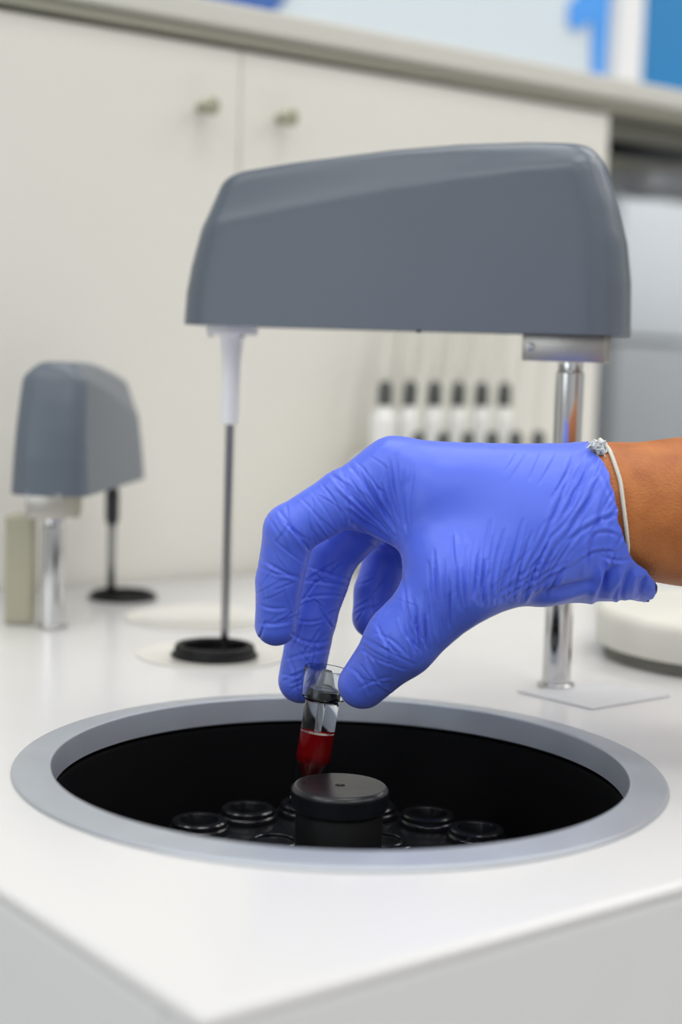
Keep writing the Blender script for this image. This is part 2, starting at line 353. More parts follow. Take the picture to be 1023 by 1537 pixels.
# ------------------------------------------------------------------ probe arms
ZTOP = [(-.032, .0925), (-.016, .0962), (0, .0980), (.025, .0987), (.06, .0980), (.0973, .0955), (.154, .0891), (.184, .0846), (.2, .0815), (.22, .078)]
def interp(tab, x): return float(np.interp(x, [a for a, _ in tab], [b for _, b in tab]))
def housing(k, hw=.0275):
    """hollow-looking hood: stacked rounded rectangles; local x along the arm from post to probe, z up from its underside"""
    NS = 40
    SL = [(0, .2160), (.018, .2152), (.033, .2128), (.055, .2072), (.0755, .1995), (.09, .193)]     # probe end profile by height
    SR = [(0, -.0296), (.029, -.0286), (.05, -.0258), (.07, -.0203), (.0895, -.0125), (.1, -.0065)]   # post end profile
    levels = [(-.004, 1, -1)] + [(t, 0, 0) for t in np.linspace(0, .93, 26)] + [(1-.07*(1-math.sin(a)), 1-math.cos(a), 1) for a in np.linspace(.25, PI/2, 7)]
    rings = []
    for t, ins, flag in levels:
        tt = max(t, 0)
        def zt(s): return tt*interp(ZTOP, s)
        sl = np.interp(tt*.080, *zip(*SL)); sr = np.interp(tt*.0975, *zip(*SR))
        inset = .0052*ins if flag == 1 else 0
        sl -= inset; sr += inset
        rc_ = .019-.004*tt
        ring = []
        q = []
        # outline: front side from post end to probe end, then back
        def corner(cs, a0, a1, sgnx):
            for i in range(9):
                a = math.radians(a0+(a1-a0)*i/8); q.append((cs+sgnx*0+rc_*math.cos(a), math.sin(a), 1))
        corner(sl-rc_, -90, 0, 1); corner(sl-rc_, 0, 90, 1)
        for i in range(1, NS): q.append((sl-rc_+(sr+rc_-(sl-rc_))*i/NS, 1, 0))
        corner(sr+rc_, 90, 180, 1); corner(sr+rc_, 180, 270, 1)
        for i in range(1, NS): q.append((sr+rc_+(sl-rc_-(sr+rc_))*i/NS, -1, 0))
        for s, yu, _ in q:
            tf = np.interp(s, [-.02, .19], [.91, .66])
            wl_ = hw*(1-.17*min(tt, tf)/tf)
            if tt > tf: x_ = (tt-tf)/(1-tf); wl_ -= .0085*(x_**.8)*(1 if s > .0 else max(.35, 1+s/.03))
            wl_ -= inset*.9
            y = wl_*yu if abs(yu) == 1 else (wl_-min(rc_, wl_))*(1 if yu > 0 else -1 if yu < 0 else 0)*1 + min(rc_, wl_)*yu
            z = zt(s)
            if flag == -1: ring.append(((s-.08)*.985+.08, y*.93, .003))
            else: ring.append((s, y, z))
        rings.append(ring)
    kx, ky, kz = k if isinstance(k, tuple) else (k, k, k)
    bm = bmesh.new(); R = [[bm.verts.new((x*kx, y*ky, z*kz)) for x, y, z in r] for r in rings]
    n = len(R[0])
    for a, b in zip(R, R[1:]):
        for i in range(n): bm.faces.new((a[i], a[(i+1) % n], b[(i+1) % n], b[i]))
    # strip caps between the two long sides
    def capit(r):
        # vertices 0..n-1 symmetric about the arm axis: i <-> j
        h = n; i, j = 8, 9
        lo = list(range(9, 9+9+NS-1+9)); hi = [8-(m-9) for m in lo]
        for a_, b_ in zip(zip(lo, hi), zip(lo[1:], hi[1:])):
            vs = []
            for idx in (a_[0], b_[0], b_[1], a_[1]):
                v = r[idx % n]
                if v not in vs: vs.append(v)
            if len(vs) > 2:
                try: bm.faces.new(vs)
                except ValueError: pass
    capit(R[0]); capit(R[-1])
    bmesh.ops.remove_doubles(bm, verts=bm.verts, dist=1e-6)
    return bm
def probe_arm(label, px, py, ang, zb, k, nx, rear=False):
    t = thing('probe_arm', label, 'probe arm', (px, py, 0), ang, 'probe arms over the deck')
    h = bm_obj('arm_housing', housing(k), MT['grey'], t, loc=(0, 0, zb))
    # clamp block under the housing
    br = bm_obj('clamp_block', rbox(-.0196, .0240, -.0115, .0115, zb-.0142, zb+.0025, .0008), MT['steel'], t, True)
    bs = lathe([(0, .0), (.0019, 0), (.0021, .0003), (.0021, .0008), (.0017, .0011), (.0011, .0011), (.0009, .0003), (0, .0003)], 24)
    sc = bm_obj('screw', bs, MT['chrome'], br); sc.rotation_euler = (-PI/2, 0, 0); sc.location = (.0195, .0114, zb-.0068)
    b = lathe([(0, .0011), (.0100, .0011), (.0100, .0018), (.0092, .0023), (.00755, .0023), (.00755, zb-.020), (.0071, zb-.0197), (.0067, zb-.0190), (.0067, zb-.0145), (0, zb-.0145)], 64)
    bm_obj('post', b, MT['chrome'], t)
    hk = .85 if rear else 1
    if not rear:
        hb = lathe([(0, zb+.001), (.0146, zb+.001), (.0147, zb-.0035), (.0140, zb-.0050), (.0066, zb-.0056), (.0063, zb-.0085), (.0058, zb-.0145), (.0053, zb-.018), (.0051, zb-.0205), (.0050, zb-.054), (.0047, zb-.0552), (0, zb-.0552)], 48, cen=(nx, 0, 0))
        ho = bm_obj('probe_holder', hb, MT['white'], t); ho['label'] = 'white plastic sleeve'
        sb = bmesh.new()
        for a in (60, 180, 300): lathe([(0, zb-.0049), (.0016, zb-.0049), (.0014, zb-.0064), (0, zb-.0064)], 16, cen=(nx+.0118*math.cos(math.radians(a+80)), .0118*math.sin(math.radians(a+80)), 0), bm=sb)
        bm_obj('sleeve_screw', sb, MT['steel'], ho)
        bm_obj('needle', lathe([(0, zb-.0555), (.0024, zb-.0555), (.0024, .012), (.0020, .006), (.0013, .0022), (0, .002)], 24, cen=(nx, 0, 0)), MT['needle'], t)
        bm_obj('rivet', lathe([(0, zb+.0035), (.0014, zb+.0035), (.0014, zb-.0012), (0, zb-.0014)], 16, cen=(.078, .02, 0)), MT['dark'], t)
    else:
        q = bm_obj('guide_column', rbox(-.0085, .0085, -.0085, .0085, .0005, .068, .0012), MT['brass'], t, False); q['label'] = 'dull square column beside the post'
        q.rotation_euler = (0, 0, -ang); q.location = Matrix.Rotation(-ang, 3, 'Z') @ Vector((-.0225, .014, 0))
        bm_obj('clamp_strip', rbox(.012, .018, -.012, -.008, zb-.016, zb+.001, .0008), MT['brass'], t)
        hb = lathe([(0, zb+.001), (.004, zb+.001), (.004, zb-.008), (.0048, zb-.012), (.0048, zb-.03), (.0033, zb-.034), (.0, zb-.034)], 32, cen=(nx, 0, 0))
        ho = bm_obj('probe_holder', hb, MT['dark'], t); ho['label'] = 'black sleeve'
        bm_obj('needle', lathe([(0, zb-.034), (.003, zb-.034), (.003, .004), (.002, .0022), (0, .002)], 24, cen=(nx, 0, 0)), MT['needle'], t)
    return t
probe_arm('large slate grey probe arm on a chrome post reaching over the black well', .1165, .172, math.atan2(.30213, -.95327), .1882, 1, .192)
probe_arm('small slate grey probe arm on a chrome post at the back left of the deck', -.179, .301, math.atan2(.995, .115), .0835, (.67, .88, .82), .139, True)

# ------------------------------------------------------------------ rack of bottles at the back
rk = thing('bottle_rack', 'cream stepped block against the back cupboard carrying two rows of bottles', 'rack', uv(0, 0, 0), UA)
bu = .394; bv_ = .455
bm_obj('rack_base', rbox(bu-.018, bu+.150, bv_-.072, bv_-.0205, .0005, .055, .003), MT['cream'], rk)
bm_obj('rack_step', rbox(bu-.018, bu+.150, bv_-.02, bv_+.02, .0005, .0935, .003), MT['cream'], rk)
def bottle_parts(label, u, v, z, grp):
    t = thing('reagent_bottle', label, 'bottle', uv(u, v, z), UA, grp)
    bm_obj('bottle_body', lathe([(0, 0), (.0095, 0), (.0105, .001), (.0105, .028), (.0098, .032), (.0060, .036), (.0056, .040), (0, .040)], 32), MT['bottle'], t)
    bm_obj('cap', lathe([(0, .0402), (.0060, .0402), (.0060, .052), (.0054, .057), (.0032, .060), (0, .060)], 24), MT['cap'], t)
    bm_obj('hose', tube([(0, 0, .0602), (.001, .002, .067), (.005, .006, .085), (.011, .01, .105), (.016, .012, .125), (.02, .014, .16)], .0024, 8), MT['hose'], t)
    return t
def dup(t, loc, label):
    r = t.copy(); COL.objects.link(r); r.location = loc; r['label'] = label
    for ch in t.children:
        c = ch.copy(); COL.objects.link(c); c.parent = r
    return r
# ------------------------------------------------------------------ sampling of signed distance fields into meshes
cFn, cRn, cUn, cPn = (np.array(v) for v in (cF, cR, cU, CPOS))
def P3(x, y, w):
    """point seen at frame position (x,y) at depth w (m) in front of the photographer"""
    return cPn + w*(cFn + (x-511.5)/CAMF*cRn - (y-768.5)/CAMF*cUn)
def uvw(P):
    d = P-cPn; w = d@cFn
    return 511.5+CAMF*(d@cRn)/w, 768.5-CAMF*(d@cUn)/w, w
def rcone(P, a, b, r1, r2):
    ba = b-a; l2 = ba@ba; rr = r1-r2; a2 = l2-rr*rr; il2 = 1/l2
    pa = P-a; y = pa@ba; z = y-l2
    xx = pa*l2-y[:, None]*ba; x2 = (xx*xx).sum(1); y2 = y*y*l2; z2 = z*z*l2
    k = np.sign(rr)*rr*rr*x2
    d = (np.sqrt(x2*a2*il2)+y*rr)*il2-r1
    c1 = np.sign(z)*a2*z2 > k; c2 = np.sign(y)*a2*y2 < k
    d = np.where(c2, np.sqrt(x2+y2)*il2-r1, d)
    return np.where(c1, np.sqrt(x2+z2)*il2-r2, d)
def smin(a, b, k):
    h = np.maximum(k-np.abs(a-b), 0)/k
    return np.minimum(a, b)-h*h*k*.25
def chain(P, pts, k):
    d = None
    for (a, ra), (b, rb_) in zip(pts, pts[1:]):
        e = rcone(P, a, b, ra, rb_); d = e if d is None else smin(d, e, k)
    return d
def J(*rows): return [(P3(x, y, w), r) for x, y, w, r in rows]
INDEX = J((590, 707, .686, .0128), (515, 748, .682, .0122), (435, 796, .681, .0113), (419, 872, .687, .0101), (414, 938, .692, .0093))
MIDDLE = J((612, 714, .703, .0125), (499, 832, .716, .0117), (469, 928, .717, .0107), (451, 1022, .717, .0102))
RING = J((640, 727, .719, .0120), (582, 836, .742, .0112), (565, 890, .741, .0107), (560, 926, .738, .0100))
LITTLE = J((665, 745, .735, .0105), (628, 820, .752, .0092), (622, 850, .745, .0086))
THUMB = J((790, 812, .682, .0262), (690, 868, .671, .0190), (602, 962, .677, .0146), (544, 1027, .687, .0108))
def hand_sdf(P):
    palm = chain(P, J((590, 707, .686, .0128), (880, 743, .684, .0205)), .004)
    for q in (J((615, 714, .703, .0125), (880, 752, .70, .021)), J((640, 727, .719, .012), (885, 768, .709, .0205)), J((665, 745, .735, .0105), (885, 785, .712, .019))):
        palm = smin(palm, chain(P, q, .004), .012)
    palm = smin(palm, chain(P, J((632, 738, .688, .0125), (655, 822, .678, .0128)), .004), .012)
    palm = smin(palm, chain(P, J((552, 760, .692, .0112), (648, 790, .688, .0150)), .004), .010)
    palm = smin(palm, chain(P, J((655, 745, .682, .0165), (865, 778, .686, .0245)), .004), .012)
    palm = smin(palm, chain(P, J((800, 815, .70, .025), (890, 785, .695, .026)), .004), .014)
    th = chain(P, THUMB, .006)
    palm_t = smin(palm, th, .014)
    d = palm_t
    for fg, k in ((INDEX, .010), (MIDDLE, .008), (RING, .007), (LITTLE, .007)):
        d = np.minimum(d, smin(palm, chain(P, fg, .002), k))
    return d
CUFFJ = J((845, 792, .692, .0302), (905, 791, .692, .0308), (990, 801, .692, .0298))
def glove_sdf(P):
    return smin(hand_sdf(P), chain(P, CUFFJ, .004), .012)
ARMJ = J((860, 764, .692, .0245), (940, 766, .692, .0272), (1030, 768, .692, .0305), (1250, 778, .690, .037), (1850, 800, .690, .045))
def body_sdf(P):
    return smin(hand_sdf(P)+.0028, chain(P, ARMJ, .01), .012)

def surface_net(f, lo, hi, h):
    lo = np.array(lo, float); dim = (np.ceil((np.array(hi)-lo)/h/4).astype(int))
    g = np.stack(np.meshgrid(*[np.arange(n) for n in dim], indexing='ij'), -1).reshape(-1, 3)
    d = f(lo+(g*4+2)*h)
    act = g[np.abs(d) < 4*h*1.05]
    D = np.full(tuple(dim*4+1), 1.0, np.float32); K = np.zeros(D.shape, bool)
    off = np.stack(np.meshgrid(*[np.arange(5)]*3, indexing='ij'), -1).reshape(-1, 3)
    pts = (act[:, None, :]*4+off[None]).reshape(-1, 3)
    K[pts[:, 0], pts[:, 1], pts[:, 2]] = True
    pts = np.argwhere(K)
    for i in range(0, len(pts), 400000):
        q = pts[i:i+400000]; D[q[:, 0], q[:, 1], q[:, 2]] = f(lo+q*h)
    co = np.stack(np.meshgrid(*[np.arange(4)]*3, indexing='ij'), -1).reshape(-1, 3)
    cells = (act[:, None, :]*4+co[None]).reshape(-1, 3)
    c8 = np.array([(i, j, k) for i in (0, 1) for j in (0, 1) for k in (0, 1)])
    V8 = np.stack([D[cells[:, 0]+c[0], cells[:, 1]+c[1], cells[:, 2]+c[2]] for c in c8], 1)
    m = (V8 < 0).any(1) & (V8 >= 0).any(1); cells = cells[m]; V8 = V8[m]
    acc = np.zeros((len(cells), 3)); cnt = np.zeros(len(cells))
    for i in range(8):
        for j in range(i+1, 8):
            if np.abs(c8[i]-c8[j]).sum() != 1: continue
            a, b = V8[:, i], V8[:, j]; s = (a < 0) != (b < 0); t = np.where(s, a/np.where(s, a-b, 1), 0)
            acc += np.where(s[:, None], c8[i]+t[:, None]*(c8[j]-c8[i]), 0); cnt += s
    verts = lo+(cells+acc/cnt[:, None])*h
    idx = np.full(D.shape, -1, np.int32); idx[cells[:, 0], cells[:, 1], cells[:, 2]] = np.arange(len(cells))
    faces = []
    for ax in range(3):
        e = np.zeros(3, int); e[ax] = 1; u = np.roll(e, 1); v = np.roll(e, 2)
        a = D[cells[:, 0], cells[:, 1], cells[:, 2]]; q = cells+e; b = D[q[:, 0], q[:, 1], q[:, 2]]
        s = ((a < 0) != (b < 0)); c = cells[s]; neg = a[s] < 0
        I = [idx[tuple((c-o_).T)] for o_ in (0*u, u, u+v, v)]
        F = np.stack(I, 1); ok = (F >= 0).all(1); F = F[ok]; neg = neg[ok]
        F = np.where(neg[:, None], F, F[:, ::-1]); faces.append(F)
    return verts, np.concatenate(faces)
def grad(f, P, e=.0004):
    g = np.stack([f(P+np.eye(3)[i]*e)-f(P-np.eye(3)[i]*e) for i in range(3)], 1)
    return g/np.maximum(np.linalg.norm(g, axis=1, keepdims=True), 1e-9)
def settle(f, V, n=2):
    for _ in range(n): V = V-f(V)[:, None]*grad(f, V)
    return V
def vnoise(P, s, seed=0):
    """smooth value noise"""
    q = P*s; i = np.floor(q).astype(np.int64); t = q-i; t = t*t*(3-2*t); out = 0
    for dx in (0, 1):
        for dy in (0, 1):
            for dz in (0, 1):
                n = (i[:, 0]+dx)*73856093 ^ (i[:, 1]+dy)*19349663 ^ (i[:, 2]+dz)*83492791 ^ seed*2654435761
                n = (n ^ (n >> 13))*1274126177 & 0x7fffffff; n = (n ^ (n >> 15)) & 0xffff
                out = out+(n/65535.)*(t[:, 0] if dx else 1-t[:, 0])*(t[:, 1] if dy else 1-t[:, 1])*(t[:, 2] if dz else 1-t[:, 2])
    return out
def np_mesh(name, V, F, material, parent):
    me = bpy.data.meshes.new(name); n = F.shape[1]
    me.vertices.add(len(V)); me.vertices.foreach_set('co', V.astype(np.float32).ravel())
    me.loops.add(F.size); me.loops.foreach_set('vertex_index', F.ravel().astype(np.int32))
    me.polygons.add(len(F)); me.polygons.foreach_set('loop_start', np.arange(0, F.size, n, dtype=np.int32))
    me.update(calc_edges=True); me.validate()
    o = bpy.data.objects.new(name, me); COL.objects.link(o); me.materials.append(material)
    me.polygons.foreach_set('use_smooth', [True]*len(me.polygons))
    if parent: o.parent = parent
    return o

# ------------------------------------------------------------------ glove: creases pressed into the surface
def sstep(a, b, x): t = np.clip((x-a)/(b-a), 0, 1); return t*t*(3-2*t)
CUTT = [(600, 872), (660, 880), (676, 888), (690, 903), (730, 918), (790, 931), (825, 939), (848, 955), (858, 972), (872, 981), (890, 985), (899, 979), (908, 962), (930, 940)]
rs = np.random.RandomState(11)
STROKES = []          # (points, half width px, depth m)
def stroke(pts, w=3.0, d=.0005): STROKES.append((np.array(pts, float), w, d))
def curve3(a, m, b, w, d, n=7):
    a, m, b = map(np.array, (a, m, b)); t = np.linspace(0, 1, n)[:, None]
    stroke((1-t)**2*a+2*t*(1-t)*m+t*t*b, w, d)
# fan of fine folds over the ball of the thumb
for i in range(52):
    x0 = 618+i*3.9+rs.uniform(-2, 2); y0 = np.interp(x0, [620, 715, 760, 830], [1000, 915, 910, 902])-rs.uniform(2, 22)
    L = rs.uniform(45, 130)*(1 if x0 < 760 else .9); a = math.radians(np.interp(x0, [620, 700, 760, 810], [97, 90, 74, 55])+rs.uniform(-4, 4))
    x1, y1 = x0+L*math.cos(a), y0-L*math.sin(a); b = rs.uniform(-6, 3)
    curve3((x0, y0), ((x0+x1)/2+b, (y0+y1)/2), (x1, y1), rs.uniform(2.6, 3.8), rs.uniform(.0005, .0014))
# fan converging on the crook between index finger and thumb
for i in range(26):
    a = math.radians(86+i*2.3+rs.uniform(-1.5, 1.5)); r0 = rs.uniform(12, 40); r1 = rs.uniform(95, 150)
    c = (612+i*-.3, 826); x0, y0 = c[0]+r0*math.cos(a), c[1]-r0*math.sin(a); x1, y1 = c[0]+r1*math.cos(a), c[1]-r1*math.sin(a)
    curve3((x0, y0), ((x0+x1)/2-5, (y0+y1)/2-4), (x1, y1), rs.uniform(2.5, 3.6), rs.uniform(.0005, .0011))
# long slanting folds of the loose cuff
for (a, m, b, w, d) in [
    ((884, 694), (862, 745), (846, 772), 4, .0009), ((905, 700), (880, 770), (815, 850), 4.5, .0012), ((860, 684), (850, 712), (835, 738), 3.2, .0006), ((835, 682), (825, 700), (808, 728), 3, .0005),
    ((790, 682), (778, 700), (764, 722), 3, .0004), ((775, 680), (768, 692), (760, 706), 2.6, .0004), ((812, 680), (800, 705), (793, 722), 2.8, .0004), ((928, 772), (890, 780), (852, 812), 4, .0011), ((930, 806), (905, 790), (888, 806), 3.4, .0009),
    ((925, 830), (895, 820), (862, 848), 3.6, .0010), ((862, 848), (820, 870), (772, 900), 4, .0010), ((905, 842), (912, 870), (905, 900), 5, .0014), ((900, 834), (930, 846), (944, 838), 3.4, .0008), ((885, 800), (880, 830), (884, 850), 3, .0006),
    ((945, 850), (925, 880), (918, 902), 4, .0009), ((960, 862), (952, 880), (955, 900), 4, .0012), ((935, 815), (925, 850), (890, 905), 4.2, .0009), ((916, 740), (905, 760), (908, 790), 3.2, .0006), ((900, 705), (912, 735), (918, 752), 3.4, .0007),
    ((880, 735), (850, 790), (822, 810), 3.4, .0006), ((870, 700), (845, 760), (828, 780), 3.2, .0005), ((905, 725), (885, 752), (850, 790), 3.6, .0006), ((848, 845), (800, 870), (745, 905), 3.2, .0006), ((838, 835), (790, 870), (760, 885), 3, .0005),
    ((815, 835), (775, 870), (740, 900), 2.8, .0005), ((800, 820), (770, 850), (733, 890), 2.6, .0004)]: curve3(a, m, b, w, d)
for (a, m, b, w, d) in [((795, 899), (845, 884), (893, 872), 8, .0022), ((922, 848), (902, 876), (896, 908), 7, .0026), ((948, 852), (932, 880), (930, 906), 5, .0018), ((968, 862), (958, 880), (962, 902), 4.5, .0018), ((858, 690), (842, 770), (780, 870), 5, .0007), ((915, 720), (890, 800), (880, 850), 5, .0010)]: curve3(a, m, b, w, d)
# index finger
for (a, m, b, w, d) in [
    ((416, 763), (440, 795), (464, 826), 3.6, .0008), ((424, 782), (445, 800), (463, 812), 2.8, .0005), ((386, 836), (420, 858), (450, 869), 3.2, .0008), ((388, 850), (415, 866), (449, 864), 2.6, .0005), ((400, 800), (430, 830), (456, 845), 2.6, .0004),
    ((384, 905), (405, 918), (430, 912), 2.8, .0005), ((388, 935), (410, 940), (440, 932), 3, .0005), ((510, 700), (530, 750), (526, 792), 3.2, .0006), ((494, 708), (520, 745), (560, 775), 3, .0006), ((480, 722), (510, 760), (520, 786), 2.6, .0004),
    ((520, 694), (560, 740), (600, 800), 3.4, .0007), ((448, 745), (480, 775), (492, 800), 2.6, .0004), ((530, 688), (570, 730), (604, 790), 3, .0005), ((465, 735), (490, 765), (505, 795), 2.4, .0003), ((524, 782), (545, 800), (575, 815), 3.2, .0007), ((540, 800), (575, 822), (600, 832), 3, .0006)]: curve3(a, m, b, w, d)
# middle finger
for (a, m, b, w, d) in [
    ((462, 850), (495, 862), (528, 872), 3, .0006), ((455, 872), (490, 872), (524, 882), 2.8, .0005), ((448, 900), (480, 890), (516, 896), 2.8, .0005), ((450, 905), (470, 880), (485, 860), 2.6, .0005), ((442, 930), (470, 940), (508, 922), 2.6, .0005),
    ((436, 950), (465, 975), (500, 960), 3.2, .0007), ((428, 990), (455, 980), (498, 975), 2.8, .0005), ((430, 980), (445, 1010), (452, 1045), 3, .0006), ((420, 1010), (440, 1020), (465, 1008), 2.8, .0005), ((462, 905), (455, 940), (440, 975), 3, .0005), ((470, 960), (480, 980), (462, 1010), 2.6, .0004)]: curve3(a, m, b, w, d)
# thumb
for (a, m, b, w, d) in [
    ((564, 930), (575, 965), (600, 985), 3, .0006), ((545, 965), (550, 1000), (575, 1030), 3.2, .0006), ((520, 1000), (545, 1010), (555, 1045), 3, .0006), ((585, 950), (580, 990), (592, 1020), 3, .0006), ((560, 950), (590, 955), (612, 985), 2.8, .0005),
    ((600, 925), (606, 960), (632, 975), 3, .0006), ((535, 1035), (560, 1020), (590, 1015), 2.6, .0004), ((612, 915), (620, 945), (640, 965), 2.6, .0005), ((555, 985), (590, 1000), (610, 1005), 2.6, .0004), ((540, 975), (565, 985), (570, 1010), 2.6, .0005)]: curve3(a, m, b, w, d)
# small crisp folds of slack film scattered over fingers and cuff
def scatter(ax_pts, width, n, dmin, dmax, amin=20, amax=75):
    P_ = np.array(ax_pts, float); L_ = np.r_[0, np.cumsum(np.hypot(*np.diff(P_, axis=0).T))]
    for _ in range(n):
        s_ = rs.uniform(0, L_[-1]); c = np.array([np.interp(s_, L_, P_[:, 0]), np.interp(s_, L_, P_[:, 1])])
        k_ = min(np.searchsorted(L_, s_, 'right')-1, len(P_)-2); t = P_[k_+1]-P_[k_]; t /= np.hypot(*t); nrm_ = np.array([-t[1], t[0]])
        c = c+nrm_*rs.uniform(-.8, .8)*width; a = math.radians(rs.uniform(amin, amax))*rs.choice([-1, 1]); dr_ = nrm_*math.cos(a)+t*math.sin(a)
        l = rs.uniform(.35, .95)*width; bow = t*rs.uniform(-.25, .25)*width
        curve3(c-dr_*l, c+bow, c+dr_*l, rs.uniform(1.7, 2.8), rs.uniform(dmin, dmax))
scatter([(590, 707), (515, 748), (435, 796)], 36, 20, .0002, .0005, 0, 35)
scatter([(435, 796), (417, 872), (413, 950)], 30, 16, .0002, .0005)
scatter([(500, 845), (474, 930), (451, 1035)], 32, 24, .0002, .00055)
scatter([(640, 925), (602, 962), (544, 1040)], 44, 9, .0002, .0005, 0, 30)
for i in range(22):
    x0, y0 = rs.uniform(800, 915), rs.uniform(720, 885); a = math.radians(rs.normal(62, 9)); l = rs.uniform(40, 95)
    x1, y1 = x0+l*math.cos(a), y0-l*math.sin(a); b = rs.uniform(-8, 8)
    curve3((x0, y0), ((x0+x1)/2+b, (y0+y1)/2+b*.4), (x1, y1), rs.uniform(2.6, 4), rs.uniform(.0003, .0008))
scatter([(582, 836), (560, 930)], 30, 10, .0002, .0005)
def crease(V, N):
    x, y, w = uvw(V); vd = V-cPn; vd /= np.linalg.norm(vd, axis=1, keepdims=True)
    face = sstep(-.15, .25, -(vd*N).sum(1)); out = np.zeros(len(V))
    for pts, sw, dep in STROKES:
        lo, hi = pts.min(0)-6*sw, pts.max(0)+6*sw
        sel = np.where((x > lo[0]) & (x < hi[0]) & (y > lo[1]) & (y < hi[1]))[0]
        if not len(sel): continue
        q = np.stack([x[sel], y[sel]], 1); best = np.full(len(sel), 1e9); sg = np.zeros(len(sel)); tt = np.zeros(len(sel)); n = len(pts)-1
        for i in range(n):
            a, b = pts[i], pts[i+1]; ba = b-a; t = np.clip(((q-a)@ba)/(ba@ba), 0, 1); e = q-a-t[:, None]*ba; dd_ = np.hypot(e[:, 0], e[:, 1])
            up = dd_ < best; best = np.where(up, dd_, best); sg = np.where(up, np.sign(ba[0]*e[:, 1]-ba[1]*e[:, 0]), sg); tt = np.where(up, (i+t)/n, tt)
        taper = np.sin(np.clip(tt, 0, 1)*PI)**.6*.9+.1
        s = best*sg
        out[sel] += dep*taper*(-np.exp(-(best/(.72*sw))**2)+.5*np.exp(-((s-1.45*sw)/(.95*sw))**2))
    return out*face, x, y, face
def ridged(P, s, seed): return 1-np.abs(2*vnoise(P, s, seed)-1)
gl_lo = P3(360, 1090, .69).copy(); V0 = np.array([-.075, -.05, -.0]); 
allp = np.array([p for q in (INDEX, MIDDLE, RING, LITTLE, THUMB, CUFFJ) for p, r in q])
lo, hi = allp.min(0)-.03, allp.max(0)+.045
GV, GF = surface_net(glove_sdf, lo, hi, GLOVE_H)
GV = settle(glove_sdf, GV, 2); GN = grad(glove_sdf, GV)
dsp, gx, gy, fc = crease(GV, GN)
# crumpled film: soft wide facets on fingers and cuff, almost none on the stretched back of the hand
tight = np.exp(-(((gx-760)/150)**2+((gy-745)/75)**2)**2)
cuffw = sstep(820, 930, gx)
crump = (ridged(GV*np.array([1, 1, .7]), 95, 3)-.6)*.00042+(ridged(GV, 190, 5)-.6)*.00016
loose = (ridged(GV*np.array([1.0, .6, .5]), 60, 9)-.6)
dsp += crump*(1-tight)*(.75+1.0*cuffw)+loose*.0022*cuffw+(ridged(GV*np.array([1.2, .7, .5]), 110, 19)-.6)*.0012*cuffw
GV = GV+GN*dsp[:, None]
# trim at the cuff opening
gx, gy, gw = uvw(GV)
wob = 3.5*np.sin(gw*420)+2.5*np.sin(gy*.11)+2*np.sin(gy*.23+1)
cutv = gx-np.interp(gy, [a for a, _ in CUTT], [b for _, b in CUTT])-wob*(.5+.5*sstep(800, 880, gy))
def trim(V, F, c):
    """keep c<0, cutting the quads that straddle zero"""
    ins = c < 0; full = F[ins[F].all(1)]; part = F[ins[F].any(1) & ~ins[F].all(1)]
    new = {}; extra = []; polys = []
    def mid(i, j):
        k = (min(i, j), max(i, j))
        if k not in new:
            t = c[i]/(c[i]-c[j]); new[k] = len(V)+len(extra); extra.append(V[i]+t*(V[j]-V[i]))
        return new[k]
    for f in part:
        o = []
        for q in range(4):
            i, j = f[q], f[(q+1) % 4]
            if ins[i]: o.append(i)
            if ins[i] != ins[j]: o.append(mid(i, j))
        for t in range(1, len(o)-1): polys.append((o[0], o[t], o[t+1]))
    V2 = np.vstack([V, np.array(extra)]) if extra else V
    T = np.vstack([full[:, [0, 1, 2]], full[:, [0, 2, 3]], np.array(polys, int).reshape(-1, 3)])
    used = np.unique(T); mp = np.full(len(V2), -1); mp[used] = np.arange(len(used))
    return V2[used], mp[T]
GV, GF = trim(GV, GF, cutv)

# ------------------------------------------------------------------ the person: one forearm and hand, gloved
def glove_mat():
    m = mat('blue_nitrile', (82, 110, 234), .40, spec=.55, sss=.0)
    nt = m.node_tree; b = nt.nodes['Principled BSDF']
    tc = nt.nodes.new('ShaderNodeTexCoord'); mp = nt.nodes.new('ShaderNodeMapping'); mp.inputs['Scale'].default_value = (1.0, 1.0, .35)
    n1 = nt.nodes.new('ShaderNodeTexNoise'); n1.inputs['Scale'].default_value = 420; n1.inputs['Detail'].default_value = 3
    nt.links.new(tc.outputs['Object'], mp.inputs['Vector']); nt.links.new(mp.outputs[0], n1.inputs['Vector'])
    bp = nt.nodes.new('ShaderNodeBump'); bp.inputs['Strength'].default_value = .25; bp.inputs['Distance'].default_value = .0004
    nt.links.new(n1.outputs['Fac'], bp.inputs['Height']); nt.links.new(bp.outputs['Normal'], b.inputs['Normal'])
    b.inputs['Sheen Weight'].default_value = .18; b.inputs['Sheen Roughness'].default_value = .5
    return m
